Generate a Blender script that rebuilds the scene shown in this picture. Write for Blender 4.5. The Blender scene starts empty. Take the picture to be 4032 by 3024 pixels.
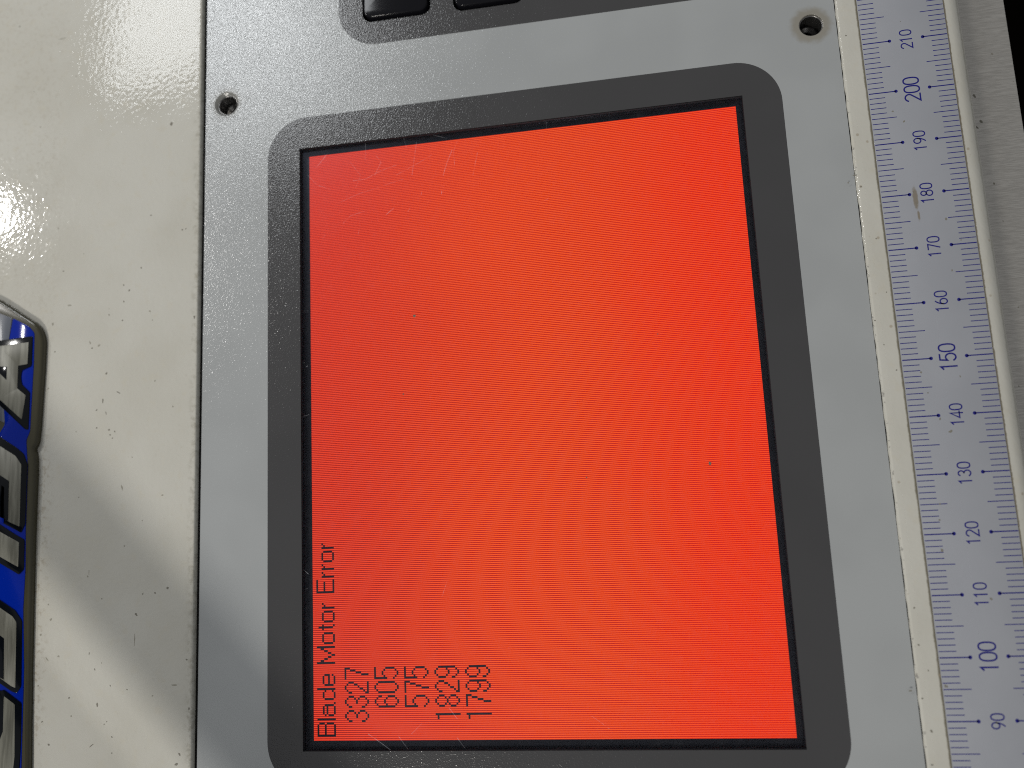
import bpy, bmesh, math, random
from mathutils import Matrix, Vector

# ------------------------------------------------------------------ camera, world, lamps, exposure
MM = 0.001
sc = bpy.context.scene
col = sc.collection
R_ = ((-0.04691001, -0.98619371, -0.15881255),
      (-0.98615733, 0.07103555, -0.14982547),
      (0.15903827, 0.14958585, -0.97587443))          # rows: photo right, photo down, view direction
EYE = Vector((39.6046, 22.7808, 151.7029))             # mm
FPX = 3205.87                                          # focal length in pixels of the 4032 px wide photo
cam_d = bpy.data.cameras.new('camera')
cam = bpy.data.objects.new('camera', cam_d)
col.objects.link(cam)
m3 = Matrix((R_[0], tuple(-v for v in R_[1]), tuple(-v for v in R_[2]))).transposed()
cam.matrix_world = Matrix.Translation(EYE * MM) @ m3.to_4x4()
cam_d.sensor_width = 36.0
cam_d.lens = 36.0 * FPX / 4032.0
cam_d.clip_start = 0.002
cam_d.clip_end = 10.0
cam_d.dof.use_dof = True
cam_d.dof.focus_distance = 0.151
cam_d.dof.aperture_fstop = 11.0
sc.camera = cam

w = bpy.data.worlds.new('World')
sc.world = w
w.use_nodes = True
w.node_tree.nodes['Background'].inputs[0].default_value = (0.97, 0.985, 1.0, 1)
w.node_tree.nodes['Background'].inputs[1].default_value = 0.28

def area_lamp(name, loc, target, sx, sy, power, color, shape='RECTANGLE', spin=0.0):
    l = bpy.data.lights.new(name, 'AREA')
    l.shape = shape
    l.size = sx * MM
    l.size_y = sy * MM
    l.energy = power
    l.color = color
    o = bpy.data.objects.new(name, l)
    col.objects.link(o)
    o.location = Vector(loc) * MM
    d = Vector(target) - Vector(loc)
    o.rotation_euler = (d.to_track_quat('-Z', 'Y').to_matrix() @ Matrix.Rotation(spin, 3, 'Z')).to_euler()
    return o

# ceiling panel whose glare lies on the upper left of the panel, a round lamp mirrored in the cover,
# and the main lamp beyond the lower left of the picture
area_lamp('ceiling_panel_lamp', (505, 357, 450), (505, 357, 0), 150, 138, 1.2, (0.95, 0.98, 1.0))
area_lamp('round_lamp', (330, 552, 450), (60, 60, 0), 36, 36, 0.85, (1.0, 0.98, 0.95), 'DISK')
area_lamp('main_lamp', (-600, 425, 720), (40, 60, 0), 125, 125, 5.2, (1.0, 0.965, 0.90), 'DISK')

sc.view_settings.view_transform = 'Standard'
sc.view_settings.look = 'None'
sc.view_settings.exposure = 0.0
sc.view_settings.gamma = 1.0
sc.view_settings.use_curve_mapping = False
sc.cycles.use_denoising = False
sc.cycles.filter_width = 1.05
sc.cycles.max_bounces = 8
sc.cycles.transparent_max_bounces = 12
sc.cycles.caustics_reflective = False
sc.cycles.caustics_refractive = False
random.seed(7)

# ------------------------------------------------------------------ helpers
def un(px, py, z):
    """point of the plane z (mm) that a pixel of the photograph shows (used once, to measure outlines)"""
    a, b = (px - 2016) / FPX, (py - 1512) / FPX
    d = Vector([R_[0][i] * a + R_[1][i] * b + R_[2][i] for i in range(3)])
    q = EYE + d * ((z - EYE.z) / d.z)
    return (q.x, q.y)

def link(name, me, mat, parent=None):
    o = bpy.data.objects.new(name, me)
    col.objects.link(o)
    if mat:
        me.materials.clear()
        me.materials.append(mat)
    if parent:
        o.parent = parent
    return o

def thing(name, label, cat, group=None):
    o = bpy.data.objects.new(name, None)
    o.empty_display_size = 0.01
    col.objects.link(o)
    o['label'] = label
    o['category'] = cat
    if group:
        o['group'] = group
    return o

def tag(o, label, cat, group=None):
    o['label'] = label
    o['category'] = cat
    if group:
        o['group'] = group
    return o

def mesh(name, verts, faces, smooth=False):
    me = bpy.data.meshes.new(name)
    me.from_pydata([(x * MM, y * MM, z * MM) for x, y, z in verts], [], faces)
    bm = bmesh.new()
    bm.from_mesh(me)
    bmesh.ops.recalc_face_normals(bm, faces=bm.faces)
    bm.to_mesh(me)
    bm.free()
    if smooth:
        for p in me.polygons:
            p.use_smooth = True
    return me

def sheet(name, loops, z0, z1):
    """flat slab with holes: first loop is the outline, the others are holes"""
    cu = bpy.data.curves.new(name, 'CURVE')
    cu.dimensions = '2D'
    cu.fill_mode = 'BOTH'
    for lp in loops:
        s = cu.splines.new('POLY')
        s.points.add(len(lp) - 1)
        for p, (x, y) in zip(s.points, lp):
            p.co = (x * MM, y * MM, 0, 1)
        s.use_cyclic_u = True
    cu.extrude = (z1 - z0) / 2 * MM
    tmp = bpy.data.objects.new('tmp', cu)
    col.objects.link(tmp)
    dg = bpy.context.evaluated_depsgraph_get()
    me = bpy.data.meshes.new_from_object(tmp.evaluated_get(dg))
    bpy.data.objects.remove(tmp)
    bpy.data.curves.remove(cu)
    me.transform(Matrix.Translation((0, 0, (z0 + z1) / 2 * MM)))
    me.name = name
    return me

def rect(x0, x1, y0, y1):
    return [(x0, y0), (x1, y0), (x1, y1), (x0, y1)]

def rrect(x0, x1, y0, y1, r, n=10):
    out = []
    for cx, cy, a in ((x1 - r, y1 - r, 0), (x0 + r, y1 - r, 90), (x0 + r, y0 + r, 180), (x1 - r, y0 + r, 270)):
        for k in range(n + 1):
            t = math.radians(a + 90 * k / n)
            out.append((cx + r * math.cos(t), cy + r * math.sin(t)))
    return out

def circ(cx, cy, r, n=40):
    return [(cx + r * math.cos(2 * math.pi * k / n), cy + r * math.sin(2 * math.pi * k / n)) for k in range(n)]

def area2(lp):
    return sum(lp[i][0] * lp[(i + 1) % len(lp)][1] - lp[(i + 1) % len(lp)][0] * lp[i][1] for i in range(len(lp)))

def inset(lp, d):
    """move every corner of a counter-clockwise loop inwards by d"""
    n = len(lp)
    out = []
    for i in range(n):
        p, q, r = Vector(lp[i - 1]), Vector(lp[i]), Vector(lp[(i + 1) % n])
        e1 = (q - p).normalized() if (q - p).length > 1e-9 else Vector((1, 0))
        e2 = (r - q).normalized() if (r - q).length > 1e-9 else e1
        n1, n2 = Vector((-e1.y, e1.x)), Vector((-e2.y, e2.x))
        b = (n1 + n2)
        b = b.normalized() if b.length > 1e-6 else n1
        k = d / max(0.45, b.dot(n1))
        out.append(tuple(q + b * k))
    return out

def prism(name, lp, z0, z1, bev=0.0, segs=4, smooth=True):
    """closed slab of an outline with a rounded upper edge"""
    if area2(lp) < 0:
        lp = lp[::-1]
    rings = [(lp, z0)]
    if bev > 0:
        for k in range(segs + 1):
            t = math.pi / 2 * k / segs
            rings.append((inset(lp, bev * (1 - math.cos(t))), z1 - bev + bev * math.sin(t)))
    else:
        rings.append((lp, z1))
    n = len(lp)
    v, f = [], []
    for ring, z in rings:
        v += [(x, y, z) for x, y in ring]
    for r in range(len(rings) - 1):
        for i in range(n):
            j = (i + 1) % n
            f.append((r * n + i, r * n + j, (r + 1) * n + j, (r + 1) * n + i))
    f.append(tuple(range(n))[::-1])
    f.append(tuple(range((len(rings) - 1) * n, len(rings) * n)))
    me = mesh(name, v, f)
    if smooth and bev > 0:
        for p in me.polygons:
            p.use_smooth = len(p.vertices) == 4
        try:
            me.set_sharp_from_angle(angle=math.radians(40))
        except Exception:
            pass
    return me

def round_loop(lp, r, n=4):
    """round the corners of a polygon"""
    out = []
    m = len(lp)
    for i in range(m):
        p, q, s = Vector(lp[i - 1]), Vector(lp[i]), Vector(lp[(i + 1) % m])
        a, b = p - q, s - q
        k = min(r, a.length * 0.45, b.length * 0.45)
        A, B = q + a.normalized() * k, q + b.normalized() * k
        for j in range(n + 1):
            t = j / n
            out.append(tuple(A * (1 - t) ** 2 + q * 2 * t * (1 - t) + B * t ** 2))
    return out

def lathe(name, cx, cy, prof, n=40):
    v, f = [], []
    for r, z in prof:
        for k in range(n):
            t = 2 * math.pi * k / n
            v.append((cx + r * math.cos(t), cy + r * math.sin(t), z))
    for i in range(len(prof) - 1):
        for k in range(n):
            j = (k + 1) % n
            f.append((i * n + k, i * n + j, (i + 1) * n + j, (i + 1) * n + k))
    return mesh(name, v, f, True)

def stroke(paths, width):
    """ribbons along polylines: verts, faces (2-D)"""
    v, f = [], []
    for path in paths:
        P = [Vector(p) for p in path]
        closed = (P[0] - P[-1]).length < 1e-6
        if closed:
            P = P[:-1]
        n = len(P)
        base = len(v)
        for i in range(n):
            a = P[i - 1] if (i > 0 or closed) else P[i]
            b = P[(i + 1) % n] if (i < n - 1 or closed) else P[i]
            d1 = (P[i] - a).normalized() if (P[i] - a).length > 1e-9 else None
            d2 = (b - P[i]).normalized() if (b - P[i]).length > 1e-9 else None
            d1 = d1 or d2
            d2 = d2 or d1
            n1 = Vector((-d1.y, d1.x))
            m = n1 + Vector((-d2.y, d2.x))
            m = m.normalized() if m.length > 1e-6 else n1
            k = width / 2 / max(0.4, m.dot(n1))
            q = P[i]
            if not closed and i == 0:
                q = q - d2 * width * 0.3
            if not closed and i == n - 1:
                q = q + d1 * width * 0.3
            v += [tuple(q + m * k), tuple(q - m * k)]
        for i in range(n if closed else n - 1):
            j = (i + 1) % n
            f.append((base + 2 * i, base + 2 * i + 1, base + 2 * j + 1, base + 2 * j))
    return v, f

# ------------------------------------------------------------------ node helpers
class Mat:
    def __init__(self, name):
        self.m = bpy.data.materials.new(name)
        self.m.use_nodes = True
        self.t = self.m.node_tree
        self.b = self.t.nodes['Principled BSDF']
        self.out = self.t.nodes['Material Output']
        self._co = None

    def n(self, typ, **kw):
        x = self.t.nodes.new(typ)
        for k, val in kw.items():
            setattr(x, k, val)
        return x

    def put(self, sock, val):
        if hasattr(val, 'is_output'):
            self.t.links.new(val, sock)
        elif isinstance(val, (tuple, list)) and sock.type == 'RGBA' and len(val) == 3:
            sock.default_value = (*val, 1)
        else:
            sock.default_value = val

    def set(self, **kw):
        for k, val in kw.items():
            self.put(self.b.inputs[k.replace('_', ' ')], val)
        return self

    @property
    def co(self):                       # object coordinates in millimetres
        if self._co is None:
            tc = self.n('ShaderNodeTexCoord')
            vm = self.n('ShaderNodeVectorMath', operation='SCALE')
            self.t.links.new(tc.outputs['Object'], vm.inputs[0])
            vm.inputs['Scale'].default_value = 1000.0
            self._co = vm.outputs[0]
        return self._co

    def vmul(self, v, xyz):
        a = self.n('ShaderNodeVectorMath', operation='MULTIPLY')
        self.put(a.inputs[0], v)
        a.inputs[1].default_value = xyz
        return a.outputs[0]

    def noise(self, scale, detail=2.0, rough=0.5, vec=None, dist=0.0):
        x = self.n('ShaderNodeTexNoise')
        self.put(x.inputs['Vector'], vec if vec is not None else self.co)
        x.inputs['Scale'].default_value = scale
        x.inputs['Detail'].default_value = detail
        x.inputs['Roughness'].default_value = rough
        x.inputs['Distortion'].default_value = dist
        return x.outputs['Fac']

    def vor(self, scale, feature='F1', out='Distance', rnd=1.0):
        x = self.n('ShaderNodeTexVoronoi', feature=feature)
        self.put(x.inputs['Vector'], self.co)
        x.inputs['Scale'].default_value = scale
        x.inputs['Randomness'].default_value = rnd
        return x.outputs[out]

    def ma(self, op, a, b=0.0, c=0.0, clamp=False):
        x = self.n('ShaderNodeMath', operation=op, use_clamp=clamp)
        self.put(x.inputs[0], a)
        self.put(x.inputs[1], b)
        self.put(x.inputs[2], c)
        return x.outputs[0]

    def rng(self, v, a, b, c=0.0, d=1.0, smooth=True):
        x = self.n('ShaderNodeMapRange', interpolation_type='SMOOTHSTEP' if smooth else 'LINEAR')
        self.put(x.inputs[0], v)
        for i, q in enumerate((a, b, c, d)):
            x.inputs[i + 1].default_value = q
        return x.outputs[0]

    def mix(self, fac, a, b, mode='MIX'):
        x = self.n('ShaderNodeMix', data_type='RGBA', blend_type=mode)
        self.put(x.inputs[0], fac)
        self.put(x.inputs[6], a)
        self.put(x.inputs[7], b)
        return x.outputs[2]

    def axis(self, i):
        s = self.n('ShaderNodeSeparateXYZ')
        self.put(s.inputs[0], self.co)
        return s.outputs[i]

    def bump(self, h, strength, dist, prev=None):
        x = self.n('ShaderNodeBump')
        x.inputs['Strength'].default_value = strength
        x.inputs['Distance'].default_value = dist
        self.put(x.inputs['Height'], h)
        if prev is not None:
            self.put(x.inputs['Normal'], prev)
        return x.outputs[0]

    def blob(self, cx, cy, rx, ry, soft=0.3, wob=0.4, ws=1.0):
        """mask of one irregular stain round (cx, cy) in mm"""
        s = self.n('ShaderNodeSeparateXYZ')
        self.put(s.inputs[0], self.co)
        a = self.ma('DIVIDE', self.ma('SUBTRACT', s.outputs[0], cx), rx)
        b = self.ma('DIVIDE', self.ma('SUBTRACT', s.outputs[1], cy), ry)
        d = self.ma('SQRT', self.ma('ADD', self.ma('MULTIPLY', a, a), self.ma('MULTIPLY', b, b)))
        d = self.ma('ADD', d, self.ma('MULTIPLY', self.ma('SUBTRACT', self.noise(ws, 3), 0.5), wob * 2))
        return self.rng(d, 1 - soft, 1 + soft, 1, 0)

# ------------------------------------------------------------------ materials
def mat_plain(name, c, rough=0.5, metal=0.0, coat=0.0, spec=0.5):
    m = Mat(name)
    m.set(Base_Color=c, Roughness=rough, Metallic=metal, Coat_Weight=coat)
    m.b.inputs['Specular IOR Level'].default_value = spec
    if coat:
        m.b.inputs['Coat Roughness'].default_value = 0.04
    return m.m

def mat_film(name, c, rough, dirt=False):
    m = Mat(name)
    f1 = m.vor(4.3)
    g = m.ma('ADD', m.ma('MULTIPLY', f1, f1), m.ma('MULTIPLY', m.noise(5.5, 1.0), 0.10))
    g2 = m.noise(0.06, 2.0)
    colr = m.mix(m.rng(g2, 0.35, 0.65, 0, 1), tuple(v * 0.97 for v in c), tuple(v * 1.03 for v in c))
    if dirt:
        ring = m.blob(128.75, -14.9, 3.5, 3.6, 0.22, 0.18, 0.9)
        colr = m.mix(m.ma('MULTIPLY', ring, 0.62), colr, (0.20, 0.17, 0.115))
        ring2 = m.blob(128.4, 103.9, 3.3, 3.2, 0.3, 0.12, 0.9)
        colr = m.mix(m.ma('MULTIPLY', ring2, 0.6), colr, (0.12, 0.11, 0.085))
    m.set(Base_Color=colr, Roughness=0.6, Coat_Weight=1.0, Coat_Roughness=rough, Coat_IOR=1.62,
          Coat_Normal=m.bump(g, 1.0, 0.000024))
    m.b.inputs['Specular IOR Level'].default_value = 0.0
    return m.m

def mat_beige(name, kind):
    m = Mat(name)
    base = (0.60, 0.575, 0.49)
    big = m.noise(0.045, 3, 0.6)
    colr = m.mix(m.rng(big, 0.3, 0.7), (0.488, 0.474, 0.420), (0.527, 0.516, 0.466))
    yel = m.noise(0.35, 4, 0.65)
    colr = m.mix(m.ma('MULTIPLY', m.rng(yel, 0.52, 0.75), 0.22), colr, (0.50, 0.45, 0.34))
    fine = m.noise(1.6, 3, 0.6)
    colr = m.mix(m.ma('MULTIPLY', m.rng(fine, 0.62, 0.78), 0.20), colr, (0.33, 0.30, 0.24))
    y = m.axis(1)
    if kind == 'cover':
        # grime along the edge by the control panel and round the badge
        near = m.rng(y, 109.3, 111.4, 1, 0)
        gr = m.ma('MULTIPLY', near, m.rng(m.noise(0.9, 4, 0.7), 0.42, 0.72))
        colr = m.mix(m.ma('MULTIPLY', gr, 0.5), colr, (0.20, 0.18, 0.13))
        near2 = m.rng(y, 138.5, 143.6, 0, 1)
        x = m.axis(0)
        near2 = m.ma('MULTIPLY', near2, m.rng(x, 70, 45, 0.25, 1))
        gr2 = m.ma('MULTIPLY', near2, m.rng(m.noise(1.1, 4, 0.72), 0.5, 0.66))
        colr = m.mix(m.ma('MULTIPLY', gr2, 0.6), colr, (0.26, 0.21, 0.14))
    if kind == 'rail':
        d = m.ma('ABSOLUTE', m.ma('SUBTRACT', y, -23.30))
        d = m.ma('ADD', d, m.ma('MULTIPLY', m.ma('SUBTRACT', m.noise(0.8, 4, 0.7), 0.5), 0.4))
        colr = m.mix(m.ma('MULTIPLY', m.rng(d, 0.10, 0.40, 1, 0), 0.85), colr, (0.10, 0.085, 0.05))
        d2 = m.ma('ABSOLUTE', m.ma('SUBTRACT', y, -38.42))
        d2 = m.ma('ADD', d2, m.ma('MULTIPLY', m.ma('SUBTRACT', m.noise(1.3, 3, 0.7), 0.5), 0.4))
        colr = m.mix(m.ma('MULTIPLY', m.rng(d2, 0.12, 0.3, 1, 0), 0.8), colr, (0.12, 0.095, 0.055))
        sp = m.rng(m.vor(0.55), 0.10, 0.2, 1, 0)
        sp = m.ma('MULTIPLY', sp, m.rng(m.noise(0.23, 1), 0.55, 0.6))
        colr = m.mix(m.ma('MULTIPLY', sp, 0.6), colr, (0.3, 0.25, 0.18))
        chip = m.rng(y, -20.1, -19.75, 0, 1)
        chip = m.ma('MULTIPLY', chip, m.rng(m.noise(1.1, 4, 0.7), 0.58, 0.66))
        colr = m.mix(m.ma('MULTIPLY', chip, 0.7), colr, (0.17, 0.16, 0.15))
    peel = m.noise(1.05, 1.0, 0.5)
    bu = m.bump(peel, 0.34, 0.0001)
    m.set(Base_Color=colr, Roughness=m.rng(m.noise(0.2, 3), 0.3, 0.7, 0.05, 0.10), Normal=bu)
    m.b.inputs['Specular IOR Level'].default_value = 0.16
    return m.m

def mat_lcd():
    m = Mat('lcd_glow')
    x = m.axis(0)
    y = m.axis(1)
    fr = m.ma('FRACT', m.ma('DIVIDE', x, 0.36))
    up = m.rng(fr, 0.10, 0.30, 0, 1)
    dn = m.rng(fr, 0.66, 0.86, 1, 0)
    line = m.ma('MULTIPLY', up, dn)
    # viewing-angle tint and edge shade painted into the glow: deeper red towards one corner, more orange in the middle
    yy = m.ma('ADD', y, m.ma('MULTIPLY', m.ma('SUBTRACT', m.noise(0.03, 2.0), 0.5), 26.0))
    far = m.rng(yy, 40, 88, 0, 1)                       # dims away from the ruler, the shading sits in the colours
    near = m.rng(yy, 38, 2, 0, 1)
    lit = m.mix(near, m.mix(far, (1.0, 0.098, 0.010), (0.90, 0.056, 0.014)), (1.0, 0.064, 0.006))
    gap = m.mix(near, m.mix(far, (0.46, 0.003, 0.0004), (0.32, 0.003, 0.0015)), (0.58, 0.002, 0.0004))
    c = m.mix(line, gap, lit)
    dotn = m.rng(m.vor(0.45), 0.02, 0.05, 1, 0)
    c = m.mix(m.ma('MULTIPLY', dotn, 0.5), c, (0.35, 0.01, 0.004))
    m.set(Base_Color=(0.02, 0.006, 0.006), Roughness=0.5, Emission_Color=c, Emission_Strength=1.0)
    m.b.inputs['Specular IOR Level'].default_value = 0.0
    return m.m

def mat_window():
    m = Mat('display_window_acrylic')
    tr = m.n('ShaderNodeBsdfTransparent')
    tr.inputs[0].default_value = (0.985, 0.985, 0.99, 1)
    gl = m.n('ShaderNodeBsdfGlossy')
    gl.inputs['Roughness'].default_value = 0.03
    hz = m.n('ShaderNodeBsdfGlossy')
    hz.inputs['Roughness'].default_value = 0.3
    hz.inputs['Color'].default_value = (0.72, 0.78, 1.0, 1)
    fr = m.n('ShaderNodeFresnel')
    fr.inputs['IOR'].default_value = 1.34
    mx = m.n('ShaderNodeMixShader')
    mx.inputs[0].default_value = 0.85
    m.t.links.new(gl.outputs[0], mx.inputs[1])
    m.t.links.new(hz.outputs[0], mx.inputs[2])
    m2 = m.n('ShaderNodeMixShader')
    m.t.links.new(fr.outputs[0], m2.inputs[0])
    m.t.links.new(tr.outputs[0], m2.inputs[1])
    m.t.links.new(mx.outputs[0], m2.inputs[2])
    df = m.n('ShaderNodeBsdfDiffuse')
    df.inputs[0].default_value = (0.75, 0.76, 0.8, 1)
    m3_ = m.n('ShaderNodeMixShader')
    dust = m.rng(m.noise(0.5, 5, 0.7), 0.45, 0.8, 0.001, 0.011)
    m.t.links.new(dust, m3_.inputs[0])
    m.t.links.new(m2.outputs[0], m3_.inputs[1])
    m.t.links.new(df.outputs[0], m3_.inputs[2])
    m.t.links.new(m3_.outputs[0], m.out.inputs[0])
    return m.m

def mat_scratch():
    m = Mat('window_scratch')
    tr = m.n('ShaderNodeBsdfTransparent')
    df = m.n('ShaderNodeBsdfDiffuse')
    df.inputs[0].default_value = (0.8, 0.8, 0.85, 1)
    mx = m.n('ShaderNodeMixShader')
    m.t.links.new(m.rng(m.noise(0.8, 2), 0.3, 0.65, 0.03, 0.28), mx.inputs[0])
    m.t.links.new(tr.outputs[0], mx.inputs[1])
    m.t.links.new(df.outputs[0], mx.inputs[2])
    m.t.links.new(mx.outputs[0], m.out.inputs[0])
    return m.m

def mat_ruler():
    m = Mat('ruler_plastic')
    c = m.mix(m.rng(m.noise(0.08, 3), 0.3, 0.7), (0.305, 0.315, 0.345), (0.325, 0.335, 0.365))
    c = m.mix(m.ma('MULTIPLY', m.rng(m.noise(1.5, 4, 0.7), 0.62, 0.8), 0.25), c, (0.17, 0.16, 0.15))
    st = m.blob(92.4, -29.1, 2.0, 0.42, 0.3, 0.45, 1.6)
    st2 = m.blob(89.0, -29.3, 0.9, 0.2, 0.4, 0.6, 2.0)
    c = m.mix(m.ma('MULTIPLY', m.ma('MAXIMUM', st, st2), 0.75), c, (0.17, 0.135, 0.08))
    st3 = m.blob(8.0, -36.7, 0.9, 0.5, 0.4, 0.5, 1.3)
    c = m.mix(m.ma('MULTIPLY', st3, 0.5), c, (0.14, 0.14, 0.13))
    m.set(Base_Color=c, Roughness=m.rng(m.noise(0.4, 3), 0.3, 0.7, 0.22, 0.36),
          Normal=m.bump(m.noise(0.12, 2), 0.25, 0.0004))
    return m.m

def mat_aluminium():
    m = Mat('brushed_aluminium')
    lines = m.noise(1.0, 3, 0.6, vec=m.vmul(m.co, (10.0, 0.4, 0.4)))
    fine = m.noise(2.2, 2, 0.6)
    c = m.mix(m.rng(lines, 0.35, 0.65), (0.42, 0.402, 0.372), (0.56, 0.538, 0.50))
    m.set(Base_Color=c, Metallic=0.75, Roughness=0.3,
          Normal=m.bump(fine, 0.1, 0.00004, m.bump(lines, 0.3, 0.00004)))
    return m.m

def mat_silver():
    m = Mat('badge_silver')
    st = m.noise(1.0, 3, 0.6, vec=m.vmul(m.co, (0.10, 1.1, 1)))
    c = m.mix(m.rng(st, 0.3, 0.7), (0.10, 0.098, 0.078), (0.19, 0.187, 0.155))  # light and dark reflection bands painted into the base colour
    m.set(Base_Color=c, Metallic=0.1, Roughness=0.4, Coat_Weight=0.0)
    m.b.inputs['Coat Roughness'].default_value = 0.03
    return m.m

M = {
    'grey': mat_film('grey_film', (0.334, 0.347, 0.350), 0.18, True),
    'dark': mat_film('dark_film_print', (0.045, 0.044, 0.0455), 0.18),
    'cover': mat_beige('cover_paint', 'cover'),
    'rail': mat_beige('rail_paint', 'rail'),
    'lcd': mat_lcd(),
    'window': mat_window(),
    'scratch': mat_scratch(),
    'border': mat_plain('lcd_border_black', (0.006, 0.005, 0.007), 0.35, 0, 0, 0.1),
    'pixel': mat_plain('lcd_pixel_dark', (0.030, 0.008, 0.012), 0.5, 0, 0, 0.1),
    'plate': mat_plain('panel_plate_grey', (0.02, 0.02, 0.022), 0.45),
    'ledge': mat_plain('panel_ledge', (0.09, 0.088, 0.082), 0.6),
    'tray': mat_plain('tray_dark', (0.015, 0.014, 0.013), 0.7),
    'key': mat_plain('key_black_gloss', (0.006, 0.006, 0.008), 0.12, 0, 0, 0.16),
    'insert': mat_plain('insert_metal', (0.20, 0.195, 0.19), 0.3, 0.95),
    'hole': mat_plain('hole_dark', (0.006, 0.006, 0.007), 0.5),
    'ruler': mat_ruler(),
    'ink': mat_plain('ruler_ink_blue', (0.003, 0.003, 0.16), 0.4),
    'alu': mat_aluminium(),
    'dirt': mat_plain('dirt_speck', (0.19, 0.178, 0.148), 0.8),
    'dirt_faint': mat_plain('dirt_faint', (0.27, 0.255, 0.21), 0.7),
    'dust': mat_plain('window_dust', (0.16, 0.12, 0.09), 0.8),
    'floor': mat_plain('background_black', (0.002, 0.0016, 0.0012), 0.9, 0, 0, 0.0),
    'resin': mat_plain('badge_resin_rim', (0.048, 0.044, 0.026), 0.14, 0.0, 0.0, 0.4),
    'blue': mat_plain('badge_blue', (0.0006, 0.015, 0.26), 0.12, 0.0, 0.0, 0.22),
    'slate': mat_plain('badge_slate', (0.095, 0.105, 0.13), 0.25, 0.0, 1.0),
    'black': mat_plain('badge_black', (0.003, 0.004, 0.006), 0.12, 0.0, 0.0, 0.22),
    'silver': mat_silver(),
    'blocker': mat_plain('blocker_black', (0.02, 0.02, 0.02), 0.6),
}

# ------------------------------------------------------------------ setting: what lies far below
fl = link('background', mesh('background', [(-400, -500, -160), (500, -500, -160), (500, 400, -160), (-400, 400, -160)],
                             [(0, 1, 2, 3)]), M['floor'])
fl['kind'] = 'structure'

# ------------------------------------------------------------------ control panel
X0, X1 = -70.0, 215.0                                  # extent along the machine beyond the frame
panel = thing('control_panel', 'grey control panel with dark bordered glowing red display beside the ruler', 'control panel')
opening = rect(-1.3, 116.2, -1.1, 87.7)
holeA, holeB = (128.3, 103.9), (128.75, -14.95)
keys = [(142.95, 156.5, 59.5, 73.1), (142.55, 156.5, 40.0, 53.7)]
koff = 0.55
khole = [rrect(a - koff, b + koff, c - koff, d + koff, 2.0, 6) for a, b, c, d in keys]
link('overlay', sheet('overlay', [rect(X0, X1, -19.45, 108.62), rect(-1.6, 116.5, -1.4, 88.0), circ(*holeA, 2.75), circ(*holeB, 2.3)] + khole, 1.75, 2.0),
     M['grey'], panel)
link('backing_plate', sheet('backing_plate', [rect(X0, X1, -19.35, 108.5), opening, circ(*holeA, 2.72), circ(*holeB, 2.25)] + khole,
                            -4.0, 1.745), M['plate'], panel)
link('tray', mesh('tray', [(X0, -19.3, -9), (X1, -19.3, -9), (X1, 135, -9), (X0, 135, -9)], [(0, 1, 2, 3)]), M['tray'], panel)
link('ledge', prism('ledge', [(X0, 108.56), (X1, 108.56), (X1, 110.5), (X0, 110.5)], -3.0, 0.6), M['ledge'], panel)
sur = link('display_surround', sheet('display_surround', [rrect(-8.1, 123.0, -8.3, 94.62, 8.5, 16), rect(-1.32, 116.22, -1.12, 87.72)], 2.002, 2.022),
           M['dark'], panel)
sur['label'] = 'dark grey rounded border printed round the display'
kp = link('keypad_surround', sheet('keypad_surround', [rrect(137.3, 205.0, -8.3, 78.8, 8.5, 16)] + [rrect(a - koff - .02, b + koff + .02, c - koff - .02, d + koff + .02, 2.0, 6) for a, b, c, d in keys],
                              2.002, 2.022), M['dark'], panel)
kp['label'] = 'dark grey rounded field printed round the black keys'
for a, b, c, d in keys:
    k = link('key', prism('key', rrect(a, b, c, d, 1.7, 6), -1.0, 2.9, 0.35, 5), M['key'], panel)
    k['label'] = 'glossy black key with rounded corners'

# countersunk screw holes with metal inserts
def screw_hole(c, rf, z_dip, rin):
    h = link('screw_hole', lathe('screw_hole', *c, [(rf, 1.99), (rf - 0.12, 1.985), (rin + 0.28, z_dip + 0.05), (rin + 0.05, z_dip)]), M['grey'], panel)
    link('metal_insert', lathe('metal_insert', *c, [(rin + 0.06, z_dip + 0.01), (rin + 0.02, z_dip + .04), (rin - 0.12, z_dip - 0.03), (rin - 0.18, z_dip - 0.3), (rin - 0.2, -1.6), (rin - 0.35, -1.9), (1.18, -2.3), (1.1, -2.5), (1.1, -7)]),
         M['insert'], h)
    link('hole_bottom', mesh('hole_bottom', [(c[0] + 3 * math.cos(t * .7854), c[1] + 3 * math.sin(t * .7854), -7) for t in range(8)], [tuple(range(8))]), M['hole'], h)
    return h
screw_hole(holeA, 2.75, 1.35, 2.12)
screw_hole(holeB, 2.3, 1.7, 2.12)

# display: black border, glowing columns, dark pixels, clear window with scratches
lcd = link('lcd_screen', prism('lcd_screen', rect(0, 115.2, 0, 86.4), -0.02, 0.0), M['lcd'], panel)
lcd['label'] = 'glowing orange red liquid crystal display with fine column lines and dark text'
link('lcd_border', prism('lcd_border', rect(-3, 118.2, -3, 89.4), -1.2, -0.022), M['border'], lcd)

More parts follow.
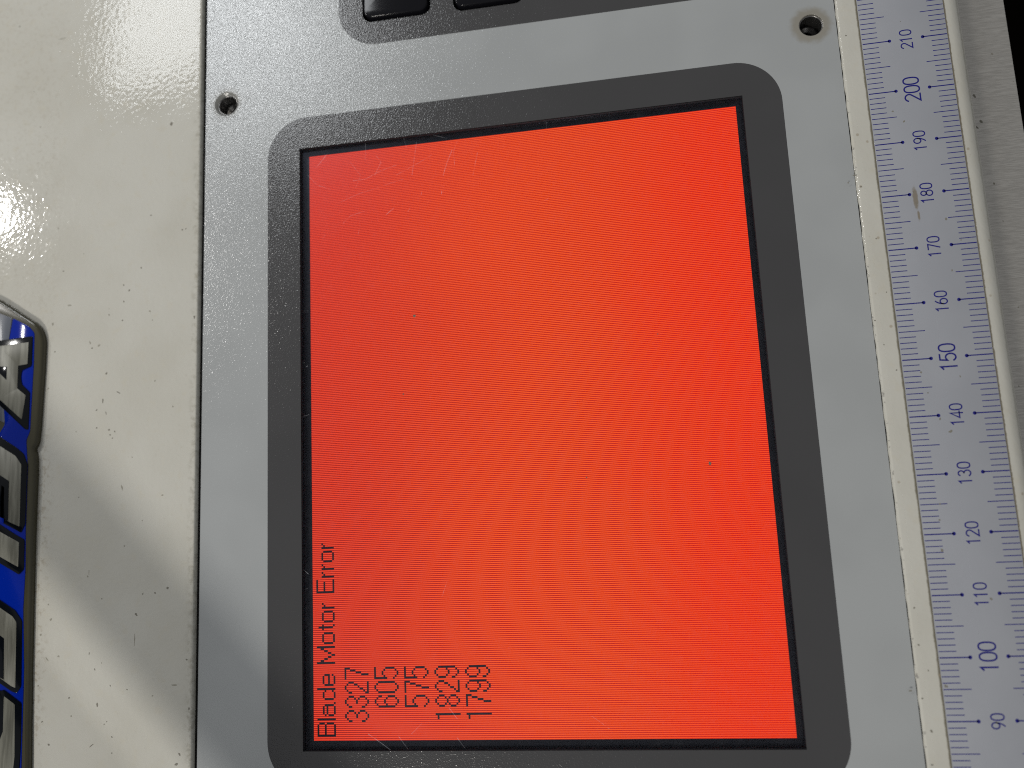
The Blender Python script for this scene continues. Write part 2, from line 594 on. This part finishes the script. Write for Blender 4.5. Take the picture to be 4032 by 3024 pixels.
def rows(*a):
    return list(a)
def span(a, b):
    return list(range(a, b + 1))
HEAD = {  # column -> rows, as the display draws 'Blade Motor Error'
    0: span(0, 9), 6: rows(1, 2, 3, 5, 6, 7, 8), 8: span(0, 9), 10: rows(4, 6, 7, 8), 15: span(4, 8), 16: rows(9),
    18: span(4, 8), 22: rows(4, 8), 23: span(0, 9), 25: span(4, 8), 30: rows(4, 5, 6, 8),
    36: span(0, 9), 37: rows(2, 3), 38: rows(4, 5), 39: rows(6, 7), 40: rows(8, 9), 41: rows(6, 7), 42: rows(4, 5), 43: rows(2, 3), 44: span(0, 9),
    46: span(4, 8), 51: span(4, 8), 53: rows(3), 54: span(1, 8), 55: rows(3, 9), 57: span(4, 8), 62: span(4, 8),
    64: span(3, 9), 65: rows(4), 66: rows(3), 72: span(0, 9), 78: rows(0, 9),
    80: span(3, 9), 81: rows(4), 82: rows(3), 84: span(3, 9), 85: rows(4), 86: rows(3), 88: span(4, 8), 93: span(4, 8),
    95: span(3, 9), 96: rows(4), 97: rows(3)}
for c in range(1, 6): HEAD[c] = rows(0, 4, 9)
for c in range(11, 15): HEAD[c] = rows(3, 5, 9)
for c in range(19, 22): HEAD[c] = rows(3, 9)
for c in range(26, 30): HEAD[c] = rows(3, 6, 9)
for c in list(range(47, 51)) + list(range(58, 62)) + list(range(89, 93)): HEAD[c] = rows(3, 9)
for c in range(73, 78): HEAD[c] = rows(0, 4, 9)
DIG = {
    '0': [span(2, 10), [1, 11], [0, 12], [0, 12], [1, 11], span(2, 10)],
    '1': [[], [1], [1], span(0, 12), [], []],
    '2': [[2, 3, 11, 12], [1, 10, 12], [0, 8, 9, 12], [0, 7, 12], [1, 5, 6, 12], [2, 3, 4, 12]],
    '3': [[2, 3, 9, 10], [1, 11], [0, 6, 12], [0, 6, 12], [1, 5, 7, 11], [2, 3, 4, 8, 9, 10]],
    '5': [span(0, 6) + [10], [0, 5, 11], [0, 4, 12], [0, 4, 12], [0, 5, 11], [0] + span(6, 10)],
    '6': [span(2, 10), [1, 6, 11], [0, 5, 12], [0, 5, 12], [1, 6, 11], [2, 3] + span(7, 10)],
    '7': [[0], [0], [0] + span(9, 12), [0] + span(6, 8), [0] + span(3, 5), [0, 1, 2]],
    '8': [span(2, 4) + span(8, 10), [1, 5, 7, 11], [0, 6, 12], [0, 6, 12], [1, 5, 7, 11], span(2, 4) + span(8, 10)],
    '9': [span(2, 5) + [9, 10], [1, 6, 11], [0, 7, 12], [0, 7, 12], [1, 6, 11], span(2, 10)]}
PX = 0.36
def pixels(name, cells):
    v, f = [], []
    for c, r in cells:
        x0, x1 = c * PX + 0.0, (c + 1) * PX
        y1 = 86.4 - r * PX
        y0 = y1 - PX
        b = len(v)
        v += [(x0, y0, 0.012), (x1, y0, 0.012), (x1, y1, 0.012), (x0, y1, 0.012)]
        f.append((b, b + 1, b + 2, b + 3))
    return link(name, mesh(name, v, f), M['pixel'], lcd)
t = pixels('text_line', [(2 + c, 2 + r) for c, rr in HEAD.items() for r in rr])
t['label'] = 'dark pixel text reading Blade Motor Error'
for i, s in enumerate(('3327', ' 605', ' 575', '1829', '1799')):
    cells = []
    for k, ch in enumerate(s):
        if ch in DIG:
            for c, rr in enumerate(DIG[ch]):
                cells += [(9 + 7 * k + c, 17 + 16 * i + r) for r in rr]
    t = pixels('text_line', cells)
    t['label'] = 'dark pixel number reading ' + s.strip()

win = link('display_window', prism('display_window', rect(-1.5, 116.4, -1.3, 87.9), 0.3, 1.25), M['window'], panel)
win['label'] = 'clear scratched acrylic pane over the display'
ZW = 1.256
def hair(pts_px, wdt=0.07, z=ZW):
    return [un(x, y, z) for x, y in pts_px], wdt
HAIRS = [
    ([(1780, 590), (1760, 640), (1745, 690)], .09), ([(1880, 600), (1862, 690)], .05), ([(1640, 560), (1622, 690)], .06),
    ([(1390, 712), (1440, 705), (1500, 672), (1560, 650)], .06), ([(1520, 845), (1550, 820)], .09), ([(1660, 755), (1658, 768)], .10),
    ([(1740, 752), (1738, 764)], .10), ([(1615, 818), (1605, 835)], .06), ([(1415, 902), (1410, 925)], .08), ([(1270, 940), (1280, 925)], .09),
    ([(1245, 660), (1262, 640), (1285, 610)], .10), ([(1212, 690), (1250, 730), (1300, 745)], .05), ([(1480, 610), (1500, 640), (1475, 690)], .05),
    ([(1800, 555), (1785, 600), (1790, 650)], .05), ([(2150, 470), (2152, 505)], .07), ([(1330, 800), (1420, 760), (1490, 740)], .05),
    ([(1440, 565), (1438, 625)], .06), ([(1590, 545), (1600, 580)], .05), ([(1700, 530), (1760, 545)], .05), ([(1560, 690), (1650, 640), (1700, 610)], .04),
    ([(1450, 2890), (1500, 2925), (1540, 2955)], .11), ([(1570, 2900), (1610, 2955)], .09), ([(1800, 2905), (1830, 2945)], .07),
    ([(1770, 2790), (1800, 2830)], .09), ([(1660, 2850), (1620, 2890)], .05), ([(1740, 2350), (1760, 2290)], .05),
    ([(1198, 2245), (1214, 2260)], .09), ([(1200, 2320), (1212, 2318)], .06), ([(1188, 1430), (1200, 1428)], .08), ([(1205, 1445), (1212, 1440)], .06),
    ([(1190, 1225), (1215, 1222)], .05), ([(1188, 1230), (1214, 1228)], .05), ([(1190, 1640), (1216, 1633)], .05), ([(2400, 2870), (2360, 2840), (2330, 2820)], .05),
    ([(2130, 800), (2160, 780)], .05), ([(2960, 480), (2958, 470)], .06), ([(1380, 640), (1420, 690), (1400, 740)], .04),
    ([(1510, 730), (1590, 705)], .04), ([(1350, 880), (1380, 850), (1440, 830)], .05)]
V, F = [], []
for pth, wd in HAIRS:
    P = [un(x, y, ZW) for x, y in pth]
    v, f = stroke([P], wd)
    b = len(V)
    V += [(x, y, ZW) for x, y in v]
    F += [tuple(b + i for i in q) for q in f]
s_ = link('scratches', mesh('scratches', V, F), M['scratch'], win)
s_['kind'] = 'stuff'

# ------------------------------------------------------------------ dirt specks: small flat irregular flakes
def specks(name, items, z, mat, parent):
    V, F = [], []
    for it in items:
        px, py, r = it[:3]
        ang, el = (it[3], it[4]) if len(it) > 3 else (random.uniform(0, 180), random.uniform(1, 1.6))
        cx, cy = un(px, py, z)
        rr = r / 24.0
        n = 9
        b = len(V)
        a0 = math.radians(ang)
        for k in range(n):
            t_ = 2 * math.pi * k / n
            q = rr * random.uniform(0.6, 1.15)
            u, v_ = q * el * math.cos(t_), q * math.sin(t_)
            V.append((cx + u * math.cos(a0) - v_ * math.sin(a0), cy + u * math.sin(a0) + v_ * math.cos(a0), z))
        F.append(tuple(range(b, b + n)))
    o = link(name, mesh(name, V, F), mat, parent)
    o['kind'] = 'stuff'
    return o
specks('dust', [(1632, 1244, 9), (2795, 1824, 7), (1588, 1552, 4), (2590, 1315, 3), (2310, 1880, 3)], 1.257, M['dust'], win)

# ------------------------------------------------------------------ beige cover above the panel
cover = thing('cover_panel', 'glossy beige painted metal cover with dark specks left of the control panel', 'metal cover')
link('sheet_metal', prism('sheet_metal', [(X0, 109.2), (X1, 109.2), (X1, 240), (X0, 240)], 1.75, 3.0, 0.55, 6), M['cover'], cover)
ZC = 3.004
DK = [(675, 487, 8, 0, 1.5), (78, 105, 4), (135, 362, 3), (594, 847, 4), (732, 901, 4), (718, 905, 4), (250, 1068, 5), (509, 1143, 6), (487, 1123, 4),
      (487, 1187, 4), (482, 1262, 4), (420, 1470, 6), (467, 1545, 3, 60, 5), (405, 1579, 4, 0, 3), (380, 1615, 4), (417, 1627, 3, 20, 3), (429, 1693, 5),
      (443, 1725, 4), (434, 1712, 4), (452, 1699, 4), (380, 1685, 4), (362, 1371, 4), (217, 1385, 4), (765, 1248, 5, 0, 2), (310, 1958, 3),
      (536, 2420, 6, 50, 1.6), (611, 2335, 5), (660, 2315, 6, 60, 1.5), (562, 2338, 4), (401, 2358, 4), (351, 2574, 3, 0, 3), (373, 2636, 3, 20, 2.4),
      (383, 2775, 5, 0, 2.2), (191, 2932, 6), (360, 2936, 2.5, 125, 7), (440, 2902, 4), (440, 2966, 4), (272, 2748, 4), (694, 3010, 6), (707, 2972, 5, 30, 2),
      (410, 2852, 3), (420, 2842, 3), (130, 2060, 5), (744, 2790, 4, 0, 2), (500, 2715, 3), (434, 2700, 3), (735, 2597, 4, 70, 2), (130, 2768, 4, 0, 2), (165, 2842, 4), (556, 1055, 4)]
FT = [(274, 1202, 4, 90, 3), (355, 1350, 5, 20, 2), (390, 1360, 6), (245, 152, 3, 97, 10), (385, 154, 3, 92, 9), (480, 1920, 5, 20, 3), (400, 2610, 3), (185, 2596, 3, 40, 4),
      (685, 2698, 4, 90, 4), (590, 1225, 5), (430, 1215, 3), (208, 1276, 6, 160, 1.6), (175, 1500, 5), (190, 1530, 5), (490, 2150, 4), (350, 2255, 2, 0, 8),
      (530, 2520, 3, 0, 9), (190, 2380, 5), (200, 2440, 6), (230, 2585, 5), (345, 2270, 4), (600, 2740, 4), (430, 1240, 4), (600, 1260, 3), (160, 2500, 6), (150, 2700, 5),
      (280, 2820, 4), (640, 1950, 4), (560, 2050, 3), (300, 1700, 4), (520, 1800, 3), (610, 1500, 4), (680, 1600, 4), (230, 900, 4), (330, 1000, 3), (160, 500, 4), (300, 300, 4)]
specks('dirt_specks', DK, ZC, M['dirt'], cover)
specks('faint_marks', FT, ZC, M['dirt_faint'], cover)

# ------------------------------------------------------------------ raised badge on the cover
badge = thing('emblem_badge', 'blue domed emblem with black edged silver letters stuck on the beige cover', 'badge')
ZB = 4.4
def zA(p): return un(p[0] * .3916, 1150 + p[1] * .3916, ZB)
def zB_(p): return un(p[0] * .4221, 1700 + p[1] * .4221, ZB)
def zC_(p): return un(p[0] * .4063, 2350 + p[1] * .4063, ZB)
FAR = 172.0
out = [zA(p) for p in ((0, 80), (190, 205), (340, 300), (400, 370), (428, 480), (415, 760), (395, 1050), (375, 1350), (360, 1500), (345, 1545))]
out += [zB_(p) for p in ((300, 158), (318, 225), (318, 400), (305, 700), (290, 1100), (275, 1659))]
out += [zC_(p) for p in ((275, 600), (265, 1200), (262, 1659))]
out += [(-40, out[-1][1] - 0.4), (-40, FAR), (out[0][0] + 9, FAR)]
link('base', prism('base', round_loop(out, 1.2), 3.003, ZB - 0.1, 0.65, 6), M['resin'], badge)
def flat(name, pts, z, mat, parent, r=0.25, th=0.1):
    return link(name, prism(name, round_loop(pts, r, 3), z - th, z, min(0.05, th / 2), 2), mat, parent)
blue = [zA(p) for p in ((130, 262), (290, 345), (345, 410), (338, 720), (322, 1000), (300, 1400), (262, 1490))]
blue += [zB_(p) for p in ((255, 300), (238, 900), (235, 1300), (215, 1659))]
blue += [zC_(p) for p in ((232, 700), (215, 1300), (205, 1659))]
blue += [(-40, blue[-1][1] - .2), (-40, FAR - 4), (36, FAR - 4), zA((50, 1330)), zA((38, 1180)), zA((92, 480))]
flat('blue_field', blue, ZB, M['blue'], badge, 0.5)
slate = [zA(p) for p in ((-120, 140), (0, 215), (122, 262), (88, 482), (40, 1175), (48, 1320), (0, 1290))] + [(58, FAR - 5), (92, FAR - 5)]
flat('slate_field', slate, ZB + 0.02, M['slate'], badge, 0.4)
def letter(outer, faces, extra, lab):
    o = flat('letter', outer, ZB + 0.16, M['black'], badge, 0.35, 0.12)
    o['label'] = lab
    for fc in faces:
        flat('face', fc, ZB + 0.22, M['silver'], o, 0.2, 0.05)
    for nm, e, mm in extra:
        flat(nm, e, ZB + 0.28, M[mm], o, 0.15, 0.05)
XT = -260                                                # letters run on out of the frame to the left
letter([zA(p) for p in ((XT, 530), (0, 490), (332, 445), (322, 745), (225, 790), (215, 860), (225, 930), (305, 1010), (288, 1385), (255, 1380), (0, 1140), (XT, 860))],
       [[zA(p) for p in ((XT, 590), (0, 545), (295, 505), (283, 725), (190, 740), (180, 970), (265, 1040), (225, 1282), (0, 1078), (XT, 800))]],
       [('counter', [zA(p) for p in ((-40, 752), (78, 750), (72, 885), (-40, 775))], 'black')], 'black edged silver letter A of the emblem')
letter([zB_(p) for p in ((XT, -130), (0, 45), (160, 150), (225, 205), (258, 300), (238, 860), (200, 942), (0, 835), (XT, 680))],
       [[zB_(p) for p in ((XT, -60), (0, 130), (150, 225), (205, 305), (188, 885), (110, 850), (0, 790), (XT, 640))]],
       [('counter', [zB_(p) for p in ((XT, 250), (0, 400), (92, 460), (82, 832), (0, 792), (XT, 640))], 'black'),
        ('counter_fill', [zB_(p) for p in ((22, 495), (50, 520), (42, 855), (0, 832), (10, 780))], 'blue')], 'black edged silver letter next to the A')
letter([zB_(p) for p in ((XT, 710), (0, 862), (160, 965), (232, 1005), (226, 1285), (180, 1332), (0, 1225), (XT, 1070))],
       [[zB_(p) for p in ((XT, 780), (0, 930), (184, 1032), (176, 1262), (0, 1162), (XT, 1010))]], [], 'narrow black edged silver letter of the emblem')
letter([zC_(p) for p in ((XT, -120), (0, 28), (150, 130), (217, 232), (208, 870), (165, 935), (110, 912), (0, 835), (XT, 690))],
       [[zC_(p) for p in ((XT, -50), (0, 100), (130, 190), (166, 245), (156, 882), (112, 862), (0, 780), (XT, 640))]],
       [('counter', [zC_(p) for p in ((XT, 220), (0, 368), (48, 402), (44, 800), (0, 775), (XT, 640))], 'black'),
        ('counter_fill', [zC_(p) for p in ((XT, 300), (0, 428), (10, 440), (6, 790), (XT, 620))], 'blue')], 'black edged silver letter above the lowest one in view')
letter([zC_(p) for p in ((XT, 760), (10, 912), (42, 900), (212, 1030), (205, 1400), (185, 1750), (150, 2100), (XT, 2300))],
       [[zC_(p) for p in ((45, 960), (150, 1040), (148, 1550), (125, 1750), (100, 2000), (XT, 2200), (XT, 1420), (0, 1400), (36, 1300))]],
       [], 'black edged silver letter cut by the lower corner of the picture')

# ------------------------------------------------------------------ beige rail with the ruler
rail = thing('front_rail', 'beige painted metal rail carrying the ruler right of the control panel', 'rail')
prof = [(-19.58, -9.0), (-19.58, 2.05)]
for k in range(6):
    t_ = math.pi / 2 * k / 5
    prof.append((-19.58 - 0.45 * (1 - math.cos(t_)), 2.05 + 0.45 * math.sin(t_)))
prof += [(-21.2, 2.5), (-22.8, 2.5), (-23.6, 2.5), (-31, 2.5), (-38.0, 2.5)]
for k in range(1, 10):
    t_ = math.pi / 2 * k / 9
    prof.append((-38.6 - 3.9 * math.sin(t_), -2.5 + 5.0 * math.cos(t_)))
prof += [(-42.5, -14.0)]
xs = [X0 + i * 0.75 for i in range(int((X1 - X0) / 0.75) + 1)]
V, F = [], []
from mathutils import noise as mnoise
for x in xs:
    for j, (y, z) in enumerate(prof):
        wob = 0.0
        if 1 <= j <= 7:
            wob = 0.05 * mnoise.noise(Vector((x * 0.55, j * 0.2, 3.0))) + 0.035 * mnoise.noise(Vector((x * 1.7, j * 0.2, 9.0)))
        V.append((x, y + wob, z + wob * 0.3))
n = len(prof)
for i in range(len(xs) - 1):
    for j in range(n - 1):
        F.append((i * n + j, i * n + j + 1, (i + 1) * n + j + 1, (i + 1) * n + j))
link('rail_body', mesh('rail_body', V, F, True), M['rail'], rail)
specks('dirt_specks', [(3331, 140, 4), (3396, 60, 3), (3340, 720, 4), (3366, 690, 3, 90, 3), (3390, 735, 3), (3445, 1262, 3), (3480, 1357, 3), (3530, 1457, 3),
                       (3600, 2393, 4), (3618, 2540, 4), (3632, 2750, 4), (3585, 2720, 4, 90, 2), (3668, 2880, 5), (3671, 3012, 4), (3655, 2640, 3), (3450, 940, 3), (3490, 1150, 3)],
       2.506, M['dirt'], rail)

ruler = thing('ruler_strip', 'pale grey blue millimetre ruler strip with blue marks from 90 to 220', 'ruler')
ZR = 2.66
YL, YR = -23.35, -38.30
lp = []
for i in range(int((X1 - X0) / 1.5) + 1):
    x = X0 + i * 1.5
    lp.append((x, YR + 0.03 * mnoise.noise(Vector((x * 0.3, 0, 0)))))
for i in range(int((X1 - X0) / 1.5), -1, -1):
    x = X0 + i * 1.5
    lp.append((x, YL + 0.05 * mnoise.noise(Vector((x * 0.25, 5, 0)))))
link('strip', prism('strip', lp, 2.51, ZR, 0.04, 2), M['ruler'], ruler)
S0 = 86.91
ZI = ZR + 0.006
V, F = [], []
def quad(x0, x1, y0, y1):
    b = len(V)
    V.extend([(x0, y0, ZI), (x1, y0, ZI), (x1, y1, ZI), (x0, y1, ZI)])
    F.append((b, b + 1, b + 2, b + 3))
def dot(cx, cy, r):
    b = len(V)
    V.extend([(x, y, ZI) for x, y in circ(cx, cy, r, 14)])
    F.append(tuple(range(b, b + 14)))
for s in range(60, 246):
    for side in (0, 1):
        x = s - S0 + (0.05 if side else 0.0)
        if s % 10 == 0:
            hw, ln = 0.10, (4.85 if side == 0 else 4.28)
        elif s % 5 == 0:
            hw, ln = 0.072, (4.45 if side == 0 else 4.2)
        else:
            hw, ln = 0.07, 2.85
        if side == 0:
            quad(x - hw, x + hw, YL - ln, YL - 0.12)
            if s % 10 == 0:
                dot(x, YL - ln, 0.31)
        else:
            quad(x - hw, x + hw, YR + 0.08, YR + ln)
            if s % 10 == 0:
                dot(x, YR + ln, 0.31)
tk = link('scale_marks', mesh('scale_marks', V, F), M['ink'], ruler)
tk['label'] = 'blue millimetre ticks with dots every ten along both edges'

def arc(cx, cy, rx, ry, a0, a1, n=18, p=2.0):
    o = []
    for k in range(n + 1):
        t_ = math.radians(a0 + (a1 - a0) * k / n)
        c, s = math.cos(t_), math.sin(t_)
        o.append((cx + rx * math.copysign(abs(c) ** (2 / p), c), cy + ry * math.copysign(abs(s) ** (2 / p), s)))
    return o
def closed(pts):
    return pts[:-1] + [pts[0]]
GL = {
    '0': [closed(arc(.29, .5, .25, .5, 0, 360, 32, 2.5))],
    '1': [[(.10, .84), (.27, 1.0), (.27, 0)]],
    '2': [arc(.28, .74, .25, .26, 165, -38, 16) + [(.03, 0), (.55, 0)]],
    '3': [arc(.27, .77, .21, .23, 155, -85, 14), arc(.27, .27, .25, .27, 85, -155, 16)],
    '4': [[(.42, 0), (.42, 1), (.0, .27), (.58, .27)]],
    '5': [[(.49, 1), (.12, 1), (.07, .54)] + arc(.27, .32, .25, .32, 125, -150, 16)],
    '6': [closed(arc(.28, .3, .24, .3, 0, 360, 24)), [(.045, .34), (.09, .6), (.20, .85), (.33, 1.0)]],
    '7': [[(.02, 1), (.52, 1), (.18, 0)]],
    '8': [closed(arc(.28, .77, .20, .23, 0, 360, 22)), closed(arc(.28, .27, .25, .27, 0, 360, 24))],
    '9': [closed(arc(.28, .7, .24, .3, 0, 360, 24)), [(.515, .66), (.47, .4), (.36, .15), (.23, 0)]]}
for s in range(80, 230, 10):
    txt = str(s)
    big = s % 50 == 0
    hgt = 2.62 if big else 1.98
    adv = 0.66 * hgt if not big else 0.62 * hgt
    wdt = 0.265 if big else 0.215
    paths = []
    x0 = s - S0 - (len(txt) * adv - 0.08 * hgt) / 2
    yb = (-32.25 if big else -32.1)
    for k, ch in enumerate(txt):
        for p in GL[ch]:
            paths.append([(x0 + k * adv + a * hgt, yb + b * hgt) for a, b in p])
    v, f = stroke(paths, wdt)
    o = link('numeral', mesh('numeral', [(x, y, ZI + 0.004) for x, y in v], f), M['ink'], ruler)
    o['label'] = 'blue number %d printed on the ruler' % s
specks('dirt_specks', [(3515, 438, 4), (3560, 478, 4), (3725, 862, 5), (3749, 1064, 4), (3743, 1699, 6), (3702, 1650, 4), (3627, 1466, 5), (3654, 1547, 3), (3700, 2047, 4), (3709, 2167, 6),
                       (3902, 2358, 5), (3726, 2702, 6, 70, 1.6), (3545, 85, 2), (3781, 1482, 3), (3598, 756, 4), (3610, 800, 4), (3701, 1985, 4), (3784, 945, 3)],
       ZI + 0.002, M['dirt'], ruler)

# ------------------------------------------------------------------ aluminium bar below the rail
bar = thing('aluminium_bar', 'brushed aluminium bar with black specks beyond the beige rail', 'metal bar')
link('bar_body', prism('bar_body', rect(X0, X1, -54.2, -36.0), -24, -9.0, 0.25, 3), M['alu'], bar)
specks('dirt_specks', [(3907, 212, 4), (3863, 478, 6, 40, 2), (3847, 502, 5, 40, 1.8), (3836, 377, 6, 30, 2), (3770, 37, 4), (3914, 723, 5), (3950, 870, 3), (4010, 1210, 3), (4012, 1520, 3), (3990, 320, 2)],
       -8.99, M['dirt'], bar)

# ------------------------------------------------------------------ rod added out of view as shadow caster: its shadow falls across cover and panel
V, F = [], []
A, B = Vector((-115.0, 36.0, 43.0)), Vector((145.0, 284.0, 43.0))
ax = (B - A).normalized()
side = ax.cross(Vector((0, 0, 1))).normalized()
upv = side.cross(ax)
ns, nk = 40, 20
for i in range(ns + 1):
    c = A + (B - A) * i / ns
    for k in range(nk):
        a = 2 * math.pi * k / nk
        V.append(tuple(c + (side * math.cos(a) + upv * math.sin(a)) * 7.7))
for i in range(ns):
    for k in range(nk):
        j = (k + 1) % nk
        F.append((i * nk + k, i * nk + j, (i + 1) * nk + j, (i + 1) * nk + k))
F.append(tuple(range(nk)))
F.append(tuple(range(ns * nk, (ns + 1) * nk)))
cb = link('shadow_blocker', mesh('shadow_blocker', V, F, True), M['blocker'])
tag(cb, 'unseen black rod added above the cover to cast the soft diagonal shadow on the beige paint', 'blocker')
